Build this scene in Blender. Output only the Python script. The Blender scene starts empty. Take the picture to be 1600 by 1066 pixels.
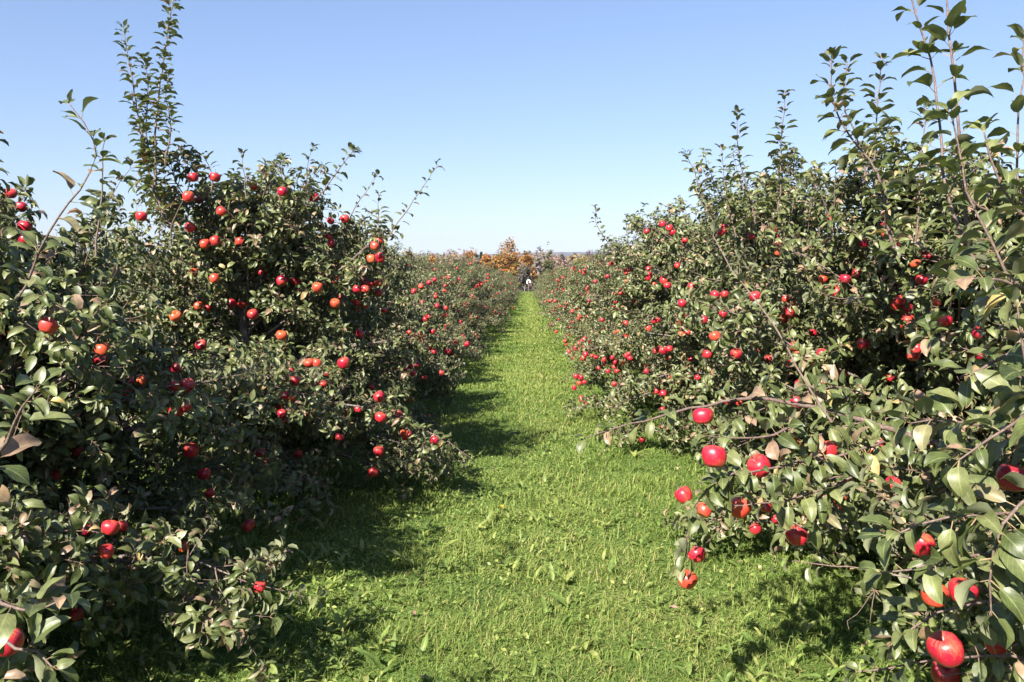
import bpy, math, random
import numpy as np
from math import radians as R
C = bpy.context.scene.collection
sc = bpy.context.scene

# ------------------------------------------------------------------ camera, sky, sun
F, CX, CY = 1300.0, 800.0, 533.0
YAW, PITCH, EYE = math.atan(25 / F), math.atan(128 / F), 1.70
cam_d = bpy.data.cameras.new("camera")
cam_d.sensor_width = 36.0
cam_d.lens = 36.0 * F / 1600.0
cam_d.clip_start = 0.05
cam_d.clip_end = 20000
cam = bpy.data.objects.new("camera", cam_d)
C.objects.link(cam)
cam.location = (0, 0, EYE)
cam.rotation_euler = (R(90) - PITCH, 0, YAW)
sc.camera = cam

SUN_EL, SUN_AZ = 39.0, 208.0      # azimuth clockwise from +Y (the way the camera looks)
w = bpy.data.worlds.new("World")
sc.world = w
w.use_nodes = True
nt = w.node_tree
bg = nt.nodes["Background"]
sky = nt.nodes.new("ShaderNodeTexSky")
sky.sky_type = 'NISHITA'
sky.sun_disc = False
sky.sun_elevation = R(SUN_EL)
sky.sun_rotation = R(SUN_AZ)
sky.air_density = 1.0
sky.dust_density = 0.6
sky.ozone_density = 2.0
tint = nt.nodes.new("ShaderNodeMix"); tint.data_type = 'RGBA'; tint.blend_type = 'MULTIPLY'; tint.inputs[0].default_value = 1
tint.inputs[7].default_value = (0.845, 0.925, 1.15, 1)
gam = nt.nodes.new("ShaderNodeGamma"); gam.inputs[1].default_value = 0.72
nt.links.new(sky.outputs[0], gam.inputs[0]); nt.links.new(gam.outputs[0], tint.inputs[6]); nt.links.new(tint.outputs[2], bg.inputs[0])
bg.inputs[1].default_value = 0.077
sun_d = bpy.data.lights.new("sun", 'SUN')
sun_d.energy = 5.0
sun_d.angle = R(0.53)
sun_d.color = (1.0, 0.93, 0.82)
sun = bpy.data.objects.new("sun", sun_d)
C.objects.link(sun)
# light travels from the sun towards the scene
sd = np.array([math.sin(R(SUN_AZ)) * math.cos(R(SUN_EL)), math.cos(R(SUN_AZ)) * math.cos(R(SUN_EL)), math.sin(R(SUN_EL))])
import mathutils
sun.rotation_euler = mathutils.Vector(tuple(sd)).to_track_quat('Z', 'Y').to_euler()
vs = sc.view_settings
sc.display_settings.display_device = 'sRGB'
vs.view_transform = 'Standard'
vs.look = 'None'
vs.exposure = 1.7
vs.gamma = 1.0
sc.cycles.max_bounces = 6
sc.cycles.diffuse_bounces = 2
sc.cycles.glossy_bounces = 2
sc.cycles.transmission_bounces = 4
sc.cycles.volume_bounces = 0
sc.cycles.caustics_reflective = False
sc.cycles.caustics_refractive = False

cy_, sy_ = math.cos(YAW), math.sin(YAW)
cp_, sp_ = math.cos(PITCH), math.sin(PITCH)
FWD = np.array([-sy_ * cp_, cy_ * cp_, -sp_])
RIGHT = np.array([cy_, sy_, 0.0])
UP = np.cross(RIGHT, FWD)
EYEP = np.array([0, 0, EYE])
def ray(px, py):
    return FWD + RIGHT * (px - CX) / F + UP * (CY - py) / F
def at(px, py, d):
    """point seen at photo position px,py, d metres in front of the camera"""
    return EYEP + ray(px, py) * d

def gz(y):
    y = np.asarray(y, float)
    a = -0.022 * np.clip(y, -20, 97)
    t = np.clip((y - 97) / 60.0, 0, 1)
    return a - 5.2 * (t * t * (3 - 2 * t))

def gw(x, y):
    x = np.asarray(x, float); y = np.asarray(y, float)
    near = np.clip(1 - np.hypot(x, y) / 160, 0, 1)
    return gz(y) + near * .014 * (np.sin(x * 2.1 + y * .7) + np.sin(y * 1.3 - x * 1.1))

# ------------------------------------------------------------------ materials
def mat(name):
    m = bpy.data.materials.new(name)
    m.use_nodes = True
    n = m.node_tree.nodes
    return m, n, m.node_tree.links, n["Principled BSDF"]

def ramp(n, stops, interp='LINEAR'):
    r = n.new("ShaderNodeValToRGB")
    e = r.color_ramp.elements
    while len(e) > 1: e.remove(e[-1])
    e[0].position, e[0].color = stops[0][0], (*stops[0][1], 1)
    for p, c in stops[1:]:
        q = e.new(p); q.color = (*c, 1)
    r.color_ramp.interpolation = interp
    return r

def leaf_material(name, stops, back, rough=0.38, trans=0.25, spec=0.5, vein=0.35, backmix=0.8):
    m, n, l, b = mat(name)
    at_ = n.new("ShaderNodeAttribute"); at_.attribute_name = "leaf"
    sep = n.new("ShaderNodeSeparateColor"); l.new(at_.outputs["Color"], sep.inputs[0])
    r = ramp(n, stops); l.new(sep.outputs[0], r.inputs[0])
    # mid-rib and side veins: |u| small -> paler
    u = n.new("ShaderNodeMath"); u.operation = 'SUBTRACT'; l.new(sep.outputs[1], u.inputs[0]); u.inputs[1].default_value = 0.5
    ua = n.new("ShaderNodeMath"); ua.operation = 'ABSOLUTE'; l.new(u.outputs[0], ua.inputs[0])
    rib = n.new("ShaderNodeMapRange"); l.new(ua.outputs[0], rib.inputs[0])
    rib.inputs[1].default_value = 0.0; rib.inputs[2].default_value = 0.06; rib.inputs[3].default_value = 1.0; rib.inputs[4].default_value = 0.0
    sv = n.new("ShaderNodeMath"); sv.operation = 'MULTIPLY_ADD'   # v*44 - |u|*26
    l.new(sep.outputs[2], sv.inputs[0]); sv.inputs[1].default_value = 48
    un = n.new("ShaderNodeMath"); un.operation = 'MULTIPLY'; l.new(ua.outputs[0], un.inputs[0]); un.inputs[1].default_value = -30
    l.new(un.outputs[0], sv.inputs[2])
    sn = n.new("ShaderNodeMath"); sn.operation = 'SINE'; l.new(sv.outputs[0], sn.inputs[0])
    sm = n.new("ShaderNodeMapRange"); l.new(sn.outputs[0], sm.inputs[0])
    sm.inputs[1].default_value = 0.75; sm.inputs[2].default_value = 1.0; sm.inputs[3].default_value = 0.0; sm.inputs[4].default_value = 0.35
    mx = n.new("ShaderNodeMath"); mx.operation = 'MAXIMUM'; l.new(rib.outputs[0], mx.inputs[0]); l.new(sm.outputs[0], mx.inputs[1])
    mv = n.new("ShaderNodeMath"); mv.operation = 'MULTIPLY'; l.new(mx.outputs[0], mv.inputs[0]); mv.inputs[1].default_value = vein
    vm = n.new("ShaderNodeMix"); vm.data_type = 'RGBA'; l.new(mv.outputs[0], vm.inputs[0])
    l.new(r.outputs[0], vm.inputs[6]); vm.inputs[7].default_value = (0.30, 0.34, 0.14, 1)
    # blotches of real wear
    tc = n.new("ShaderNodeTexCoord"); nz = n.new("ShaderNodeTexNoise"); nz.inputs["Scale"].default_value = 45; nz.inputs["Detail"].default_value = 2
    l.new(tc.outputs["Object"], nz.inputs[0])
    hs = n.new("ShaderNodeHueSaturation"); l.new(vm.outputs[2], hs.inputs["Color"])
    mr = n.new("ShaderNodeMapRange"); l.new(nz.outputs[0], mr.inputs[0]); mr.inputs[1].default_value = .3; mr.inputs[2].default_value = .7
    mr.inputs[3].default_value = 0.75; mr.inputs[4].default_value = 1.3; l.new(mr.outputs[0], hs.inputs["Value"])
    geo = n.new("ShaderNodeNewGeometry")
    bk = n.new("ShaderNodeMix"); bk.data_type = 'RGBA'
    bm = n.new("ShaderNodeMath"); bm.operation = 'MULTIPLY'; l.new(geo.outputs["Backfacing"], bm.inputs[0]); bm.inputs[1].default_value = backmix
    l.new(bm.outputs[0], bk.inputs[0]); l.new(hs.outputs[0], bk.inputs[6]); bk.inputs[7].default_value = (*back, 1)
    l.new(bk.outputs[2], b.inputs["Base Color"])
    rg = n.new("ShaderNodeMapRange"); l.new(geo.outputs["Backfacing"], rg.inputs[0]); rg.inputs[3].default_value = rough; rg.inputs[4].default_value = 0.8
    l.new(rg.outputs[0], b.inputs["Roughness"])
    b.inputs["Specular IOR Level"].default_value = spec
    tr = n.new("ShaderNodeBsdfTranslucent")
    hs2 = n.new("ShaderNodeHueSaturation"); l.new(hs.outputs[0], hs2.inputs["Color"]); hs2.inputs["Saturation"].default_value = 1.15; hs2.inputs["Value"].default_value = 2.2
    l.new(hs2.outputs[0], tr.inputs[0])
    ms = n.new("ShaderNodeMixShader"); ms.inputs[0].default_value = trans
    l.new(b.outputs[0], ms.inputs[1]); l.new(tr.outputs[0], ms.inputs[2])
    l.new(ms.outputs[0], n["Material Output"].inputs[0])
    return m

M_LEAF = leaf_material("apple leaf", [(0.0, (0.030, 0.044, 0.013)), (0.35, (0.062, 0.080, 0.023)), (0.62, (0.118, 0.130, 0.050)),
                                      (0.85, (0.130, 0.150, 0.052)), (0.89, (0.15, 0.125, 0.072)), (0.95, (0.19, 0.12, 0.085)), (0.985, (0.24, 0.155, 0.10)), (1.0, (0.36, 0.27, 0.10))],
                       (0.165, 0.175, 0.105), rough=0.46, trans=0.13)
M_GRASS = leaf_material("grass blade", [(0.0, (0.078, 0.125, 0.024)), (0.5, (0.150, 0.200, 0.042)), (0.85, (0.225, 0.250, 0.070)), (1.0, (0.34, 0.28, 0.13))],
                        (0.10, 0.17, 0.045), rough=0.55, trans=0.32, spec=0.3, vein=0.0, backmix=0.2)
M_WEED = leaf_material("broad weed leaf", [(0.0, (0.095, 0.15, 0.032)), (0.6, (0.16, 0.21, 0.05)), (1.0, (0.24, 0.26, 0.08))],
                       (0.16, 0.24, 0.09), rough=0.5, trans=0.3, spec=0.35, vein=0.4, backmix=0.5)

def noise_material(name, stops, scale, rough=0.85, bump=0.3, detail=6, stretch=None, coords="Object", bumpdist=0.01):
    m, n, l, b = mat(name)
    tc = n.new("ShaderNodeTexCoord"); src = tc.outputs[coords]
    if stretch:
        mp = n.new("ShaderNodeMapping"); mp.inputs["Scale"].default_value = stretch; l.new(src, mp.inputs[0]); src = mp.outputs[0]
    nz = n.new("ShaderNodeTexNoise"); nz.inputs["Scale"].default_value = scale; nz.inputs["Detail"].default_value = detail; nz.inputs["Roughness"].default_value = .65
    l.new(src, nz.inputs[0])
    r = ramp(n, stops); l.new(nz.outputs[0], r.inputs[0]); l.new(r.outputs[0], b.inputs["Base Color"])
    b.inputs["Roughness"].default_value = rough
    b.inputs["Specular IOR Level"].default_value = 0.25
    if bump:
        bp = n.new("ShaderNodeBump"); bp.inputs["Strength"].default_value = bump; bp.inputs["Distance"].default_value = bumpdist
        l.new(nz.outputs[0], bp.inputs["Height"]); l.new(bp.outputs[0], b.inputs["Normal"])
    return m
M_BARK = noise_material("bark", [(0.3, (0.065, 0.05, 0.042)), (0.5, (0.15, 0.12, 0.105)), (0.7, (0.27, 0.235, 0.21))], 60, 0.85, 0.6, stretch=(1, 1, .35))
M_TWIG = noise_material("twig bark", [(0.3, (0.075, 0.05, 0.042)), (0.55, (0.14, 0.098, 0.085)), (0.75, (0.23, 0.18, 0.155))], 90, 0.6, 0.2)
M_STALK = noise_material("leaf stalk", [(0.35, (0.22, 0.20, 0.10)), (0.65, (0.32, 0.20, 0.13))], 30, 0.5, 0)

def apple_material():
    m, n, l, b = mat("apple skin")
    oi = n.new("ShaderNodeObjectInfo")
    tc = n.new("ShaderNodeTexCoord")
    # each fruit its own red, from deep crimson to orange
    r = ramp(n, [(0.0, (0.20, 0.004, 0.020)), (0.3, (0.33, 0.007, 0.027)), (0.65, (0.42, 0.014, 0.030)), (0.86, (0.47, 0.045, 0.028)), (1.0, (0.47, 0.10, 0.035))])
    oc = n.new("ShaderNodeSeparateColor"); l.new(oi.outputs["Color"], oc.inputs[0]); l.new(oc.outputs[0], r.inputs[0])
    # streaks running from stem to eye
    sx = n.new("ShaderNodeSeparateXYZ"); l.new(tc.outputs["Object"], sx.inputs[0])
    an = n.new("ShaderNodeMath"); an.operation = 'ARCTAN2'; l.new(sx.outputs[0], an.inputs[0]); l.new(sx.outputs[1], an.inputs[1])
    cb = n.new("ShaderNodeCombineXYZ"); l.new(an.outputs[0], cb.inputs[0])
    zz = n.new("ShaderNodeMath"); zz.operation = 'MULTIPLY'; l.new(sx.outputs[2], zz.inputs[0]); zz.inputs[1].default_value = 12.0
    l.new(zz.outputs[0], cb.inputs[1]); l.new(oi.outputs["Random"], cb.inputs[2])
    nz = n.new("ShaderNodeTexNoise"); nz.inputs["Scale"].default_value = 7; nz.inputs["Detail"].default_value = 4; l.new(cb.outputs[0], nz.inputs[0])
    ad = n.new("ShaderNodeVectorMath"); ad.operation = 'SCALE'; l.new(tc.outputs["Object"], ad.inputs[0]); ad.inputs[3].default_value = 1.0
    of = n.new("ShaderNodeCombineXYZ"); l.new(oi.outputs["Random"], of.inputs[0])
    av = n.new("ShaderNodeVectorMath"); av.operation = 'ADD'; l.new(ad.outputs[0], av.inputs[0])
    sc7 = n.new("ShaderNodeVectorMath"); sc7.operation = 'SCALE'; l.new(of.outputs[0], sc7.inputs[0]); sc7.inputs[3].default_value = 37.0
    l.new(sc7.outputs[0], av.inputs[1])
    n2 = n.new("ShaderNodeTexNoise"); n2.inputs["Scale"].default_value = 18; n2.inputs["Detail"].default_value = 2; l.new(av.outputs[0], n2.inputs[0])
    mu = n.new("ShaderNodeMath"); mu.operation = 'MULTIPLY'; l.new(nz.outputs[0], mu.inputs[0]); mu.inputs[1].default_value = 0.35
    sm = n.new("ShaderNodeMath"); sm.operation = 'ADD'; l.new(mu.outputs[0], sm.inputs[0]); l.new(n2.outputs[0], sm.inputs[1])
    mr = n.new("ShaderNodeMapRange"); l.new(sm.outputs[0], mr.inputs[0])
    mr.inputs[1].default_value = 0.72; mr.inputs[2].default_value = 0.92; mr.inputs[3].default_value = 0; mr.inputs[4].default_value = .42
    mx = n.new("ShaderNodeMix"); mx.data_type = 'RGBA'; l.new(mr.outputs[0], mx.inputs[0]); l.new(r.outputs[0], mx.inputs[6]); mx.inputs[7].default_value = (0.44, 0.15, 0.045, 1)
    # greenish yellow ground colour left round the stem and the eye of some fruit
    za = n.new("ShaderNodeMath"); za.operation = 'ABSOLUTE'; l.new(sx.outputs[2], za.inputs[0])
    zm = n.new("ShaderNodeMapRange"); l.new(za.outputs[0], zm.inputs[0]); zm.inputs[1].default_value = .019; zm.inputs[2].default_value = .033; zm.inputs[3].default_value = 0; zm.inputs[4].default_value = 1
    zn = n.new("ShaderNodeMath"); zn.operation = 'MULTIPLY'; l.new(zm.outputs[0], zn.inputs[0])
    n3 = n.new("ShaderNodeMapRange"); l.new(nz.outputs[0], n3.inputs[0]); n3.inputs[1].default_value = .4; n3.inputs[2].default_value = .65; n3.inputs[3].default_value = 0; n3.inputs[4].default_value = .35
    l.new(n3.outputs[0], zn.inputs[1])
    mg = n.new("ShaderNodeMix"); mg.data_type = 'RGBA'; l.new(zn.outputs[0], mg.inputs[0]); l.new(mx.outputs[2], mg.inputs[6]); mg.inputs[7].default_value = (0.38, 0.30, 0.07, 1)
    mx = mg
    # pale lenticels
    vo = n.new("ShaderNodeTexVoronoi"); vo.inputs["Scale"].default_value = 230; l.new(tc.outputs["Object"], vo.inputs[0])
    vr = n.new("ShaderNodeMapRange"); l.new(vo.outputs[0], vr.inputs[0]); vr.inputs[1].default_value = .12; vr.inputs[2].default_value = .2; vr.inputs[3].default_value = .35; vr.inputs[4].default_value = 0
    m2 = n.new("ShaderNodeMix"); m2.data_type = 'RGBA'; l.new(vr.outputs[0], m2.inputs[0]); l.new(mx.outputs[2], m2.inputs[6]); m2.inputs[7].default_value = (0.6, 0.4, 0.2, 1)
    l.new(m2.outputs[2], b.inputs["Base Color"])
    b.inputs["Roughness"].default_value = 0.37
    b.inputs["Specular IOR Level"].default_value = 0.5
    b.inputs["Subsurface Weight"].default_value = 0.0
    bp = n.new("ShaderNodeBump"); bp.inputs["Strength"].default_value = .15; bp.inputs["Distance"].default_value = .002; l.new(n2.outputs[0], bp.inputs["Height"]); l.new(bp.outputs[0], b.inputs["Normal"])
    return m
M_APPLE = apple_material()

# ------------------------------------------------------------------ mesh accumulator
class MB:
    def __init__(s): s.v = []; s.c = []; s.q = []; s.t = []; s.qm = []; s.tm = []; s.n = 0
    def add(s, v, quads=None, tris=None, mi=0, col=None):
        v = np.asarray(v, np.float32).reshape(-1, 3)
        s.v.append(v)
        s.c.append(np.full((len(v), 4), .5, np.float32) if col is None else np.asarray(col, np.float32).reshape(-1, 4))
        if quads is not None and len(quads):
            q = np.asarray(quads, np.int64).reshape(-1, 4) + s.n; s.q.append(q); s.qm.append(np.full(len(q), mi, np.int32))
        if tris is not None and len(tris):
            t = np.asarray(tris, np.int64).reshape(-1, 3) + s.n; s.t.append(t); s.tm.append(np.full(len(t), mi, np.int32))
        s.n += len(v)
    def mesh(s, name, mats, smooth=True):
        v = np.concatenate(s.v)
        q = np.concatenate(s.q) if s.q else np.zeros((0, 4), np.int64)
        t = np.concatenate(s.t) if s.t else np.zeros((0, 3), np.int64)
        me = bpy.data.meshes.new(name)
        me.vertices.add(len(v)); me.vertices.foreach_set("co", v.ravel())
        lo = np.concatenate([q.ravel(), t.ravel()]).astype(np.int32)
        me.loops.add(len(lo)); me.loops.foreach_set("vertex_index", lo)
        nf = len(q) + len(t)
        me.polygons.add(nf)
        st = np.concatenate([np.arange(len(q)) * 4, len(q) * 4 + np.arange(len(t)) * 3]).astype(np.int32)
        me.polygons.foreach_set("loop_start", st)
        mi = np.concatenate([np.concatenate(s.qm) if s.qm else np.zeros(0, np.int32), np.concatenate(s.tm) if s.tm else np.zeros(0, np.int32)]).astype(np.int32)
        me.polygons.foreach_set("material_index", mi)
        me.polygons.foreach_set("use_smooth", np.full(nf, smooth))
        a = me.attributes.new("leaf", 'FLOAT_COLOR', 'POINT')
        a.data.foreach_set("color", np.concatenate(s.c).ravel())
        for m in mats: me.materials.append(m)
        me.update(calc_edges=True)
        return me
    def build(s, name, mats, parent=None, smooth=True):
        o = bpy.data.objects.new(name, s.mesh(name, mats, smooth)); C.objects.link(o)
        if parent is not None: o.parent = parent
        return o

def empty(name, loc=(0, 0, 0)):
    o = bpy.data.objects.new(name, None); C.objects.link(o); o.location = loc; o.empty_display_size = .2
    return o
def tag(o, label=None, cat=None, group=None, kind=None):
    if label: o["label"] = label
    if cat: o["category"] = cat
    if group: o["group"] = group
    if kind: o["kind"] = kind
    return o
def unit(a): return a / np.maximum(np.linalg.norm(a, axis=-1, keepdims=True), 1e-9)

def tube(mb, pts, rad, k=5, mi=0):
    pts = np.asarray(pts, float); n = len(pts)
    d = np.gradient(pts, axis=0); d = unit(d)
    ref = np.array([0.31, 0.17, 1.0]) if abs(d[0][2]) < .85 else np.array([1.0, .2, .1])
    a = unit(np.cross(d, ref)); b = np.cross(d, a)
    th = np.arange(k) * 2 * math.pi / k
    rad = np.asarray(rad, float).reshape(-1, 1, 1) * np.ones((n, 1, 1))
    v = pts[:, None] + rad * (a[:, None] * np.cos(th)[None, :, None] + b[:, None] * np.sin(th)[None, :, None])
    i = np.arange(n - 1)[:, None] * k; j = np.arange(k)[None]; j2 = (j + 1) % k
    q = np.stack([i + j, i + j2, i + k + j2, i + k + j], -1).reshape(-1, 4)
    mb.add(v, quads=q, mi=mi)

# leaf templates: (u, t) vertices, quads, tris
def template(cols, ts):
    us = np.linspace(-1, 1, cols)
    uv = [(0, 0.0)]
    for t in ts: uv += [(u, t) for u in us]
    uv.append((0, 1.0))
    q, tr = [], []
    for c in range(cols - 1): tr.append((0, 1 + c + 1, 1 + c))
    for r_ in range(len(ts) - 1):
        a = 1 + r_ * cols
        for c in range(cols - 1): q.append((a + c, a + c + 1, a + cols + c + 1, a + cols + c))
    a = 1 + (len(ts) - 1) * cols
    for c in range(cols - 1): tr.append((a + c, a + c + 1, len(uv) - 1))
    return np.array(uv), np.array(q).reshape(-1, 4), np.array(tr).reshape(-1, 3)
T_HI = template(5, (.1, .24, .4, .56, .72, .88))
T_MID = template(3, (.2, .46, .74))
T_LOW = template(3, (.45,))
def wprof(t, sharp=1.0):   # ovate with a pointed tip
    return np.clip(np.sin(np.pi * np.clip(t, 0, 1) ** 0.80) ** 0.72, 0, 1) * (1 - 0.25 * t ** 3)

def leaves(mb, rng, P, D, N, L, W, T, mi=0, petiole=0.25, stalk_mi=None, curl=(0.2, 1.3), fold=(0.05, .55), tint=None, wave=.06, serr=0.0):
    n = len(P)
    if not n: return
    uv, q, t = T
    D = unit(D); S = unit(np.cross(D, N)); N = np.cross(S, D)
    L = np.broadcast_to(L, (n,)).reshape(n, 1); W = np.broadcast_to(W, (n,)).reshape(n, 1)
    cu = rng.uniform(curl[0], curl[1], (n, 1)) + 1e-3
    fo = rng.uniform(fold[0], fold[1], (n, 1))
    ph = rng.uniform(0, 6.28, (n, 1)); tw = rng.uniform(-.5, .5, (n, 1))
    B = P + D * (L * petiole)
    u, tt = uv[:, 0][None], uv[:, 1][None]
    al = cu * tt
    x = L * np.sin(al) / cu; z = -L * (1 - np.cos(al)) / cu
    ww = wprof(tt) * (1 + serr * np.sin(tt * 60 + ph))
    hw = W * .5 * ww * u
    lift = np.abs(hw) * fo + W * wave * np.sin(tt * 9 + ph + u) * np.abs(u) + hw * tw * tt
    dn = np.sin(al)  # local normal leans forward as the leaf arches
    X = x + lift * dn; Z = z + lift * np.cos(al)
    side = hw * np.cos(np.arctan(fo))
    V = B[:, None] + D[:, None] * X[..., None] + N[:, None] * Z[..., None] + S[:, None] * side[..., None]
    k = len(uv)
    if tint is None: tint = rng.random(n)
    col = np.empty((n, k, 4), np.float32)
    col[..., 0] = tint[:, None]; col[..., 1] = uv[:, 0] * .5 + .5; col[..., 2] = uv[:, 1]; col[..., 3] = 1
    off = (np.arange(n) * k)[:, None, None]
    mb.add(V, quads=(q[None] + off), tris=(t[None] + off), mi=mi, col=col)
    if stalk_mi is not None:
        h = (W * .028)
        V = np.stack([P - S * h, P + S * h, B + S * h * .8 + D * L * .03, B - S * h * .8 + D * L * .03,
                      P - N * h, P + N * h, B + N * h * .8, B - N * h * .8], 1)
        qq = np.array([[0, 1, 2, 3], [4, 5, 6, 7]])
        mb.add(V, quads=qq[None] + (np.arange(n) * 8)[:, None, None], mi=stalk_mi)

# ------------------------------------------------------------------ setting: ground, hills
def ground():
    xs = np.concatenate([-np.geomspace(14, 5200, 26)[::-1], np.linspace(-12, 12, 97), np.geomspace(14, 5200, 26)])
    ys = np.concatenate([np.linspace(-30, 0, 10), np.linspace(.25, 25, 100), np.linspace(26, 170, 90), np.geomspace(180, 5500, 30)])
    X, Y = np.meshgrid(xs, ys)
    Z = gw(X, Y) - .004
    v = np.stack([X, Y, Z], -1)
    ny, nx = X.shape
    i = (np.arange(ny - 1)[:, None] * nx + np.arange(nx - 1)[None])
    q = np.stack([i, i + 1, i + nx + 1, i + nx], -1).reshape(-1, 4)
    mb = MB(); mb.add(v, quads=q)
    m, n, l, b = mat("orchard floor")
    tc = n.new("ShaderNodeTexCoord")
    n1 = n.new("ShaderNodeTexNoise"); n1.inputs["Scale"].default_value = 1.3; n1.inputs["Detail"].default_value = 6; n1.inputs["Roughness"].default_value = .7
    n2 = n.new("ShaderNodeTexNoise"); n2.inputs["Scale"].default_value = 38; n2.inputs["Detail"].default_value = 5
    l.new(tc.outputs["Object"], n1.inputs[0]); l.new(tc.outputs["Object"], n2.inputs[0])
    mm = n.new("ShaderNodeMath"); mm.operation = 'MULTIPLY_ADD'; l.new(n2.outputs[0], mm.inputs[0]); mm.inputs[1].default_value = .5; l.new(n1.outputs[0], mm.inputs[2])
    r = ramp(n, [(.5, (0.050, 0.078, 0.020)), (.72, (0.075, 0.125, 0.028)), (.9, (0.125, 0.17, 0.045)), (1.0, (0.18, 0.16, 0.07))])
    l.new(mm.outputs[0], r.inputs[0]); l.new(r.outputs[0], b.inputs["Base Color"]); b.inputs["Roughness"].default_value = .95
    b.inputs["Specular IOR Level"].default_value = .1
    bp = n.new("ShaderNodeBump"); bp.inputs["Strength"].default_value = .8; bp.inputs["Distance"].default_value = .04; l.new(n2.outputs[0], bp.inputs["Height"]); l.new(bp.outputs[0], b.inputs["Normal"])
    o = mb.build("ground", [m])
    tag(o, "green grass ground sloping gently away under the orchard rows", kind="structure")
ground()

def hills():
    xs = np.linspace(-3600, 3600, 181); ys = np.linspace(3300, 4600, 12)
    X, Y = np.meshgrid(xs, ys)
    t = np.clip((Y - 3300) / 900, 0, 1); t = t * t * (3 - 2 * t)
    H = 29 + 5 * np.sin(X / 520 + .6) + 3 * np.sin(X / 210) + 1.2 * np.sin(X / 83 + 1) + 5 * np.clip(X / 1500, -.6, 1)
    Z = -8 + t * (H + 8) + 1.5 * np.sin(X / 31 + Y / 47) * t
    ny, nx = X.shape
    i = (np.arange(ny - 1)[:, None] * nx + np.arange(nx - 1)[None])
    q = np.stack([i, i + 1, i + nx + 1, i + nx], -1).reshape(-1, 4)
    mb = MB(); mb.add(np.stack([X, Y, Z], -1), quads=q)
    m = noise_material("wooded hill", [(.3, (0.035, 0.032, 0.03)), (.55, (0.055, 0.042, 0.04)), (.75, (0.075, 0.052, 0.04))], .02, .95, 0)
    tag(mb.build("hills", [m]), "low wooded ridge on the horizon, blue with distance", kind="structure")
hills()

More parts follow.
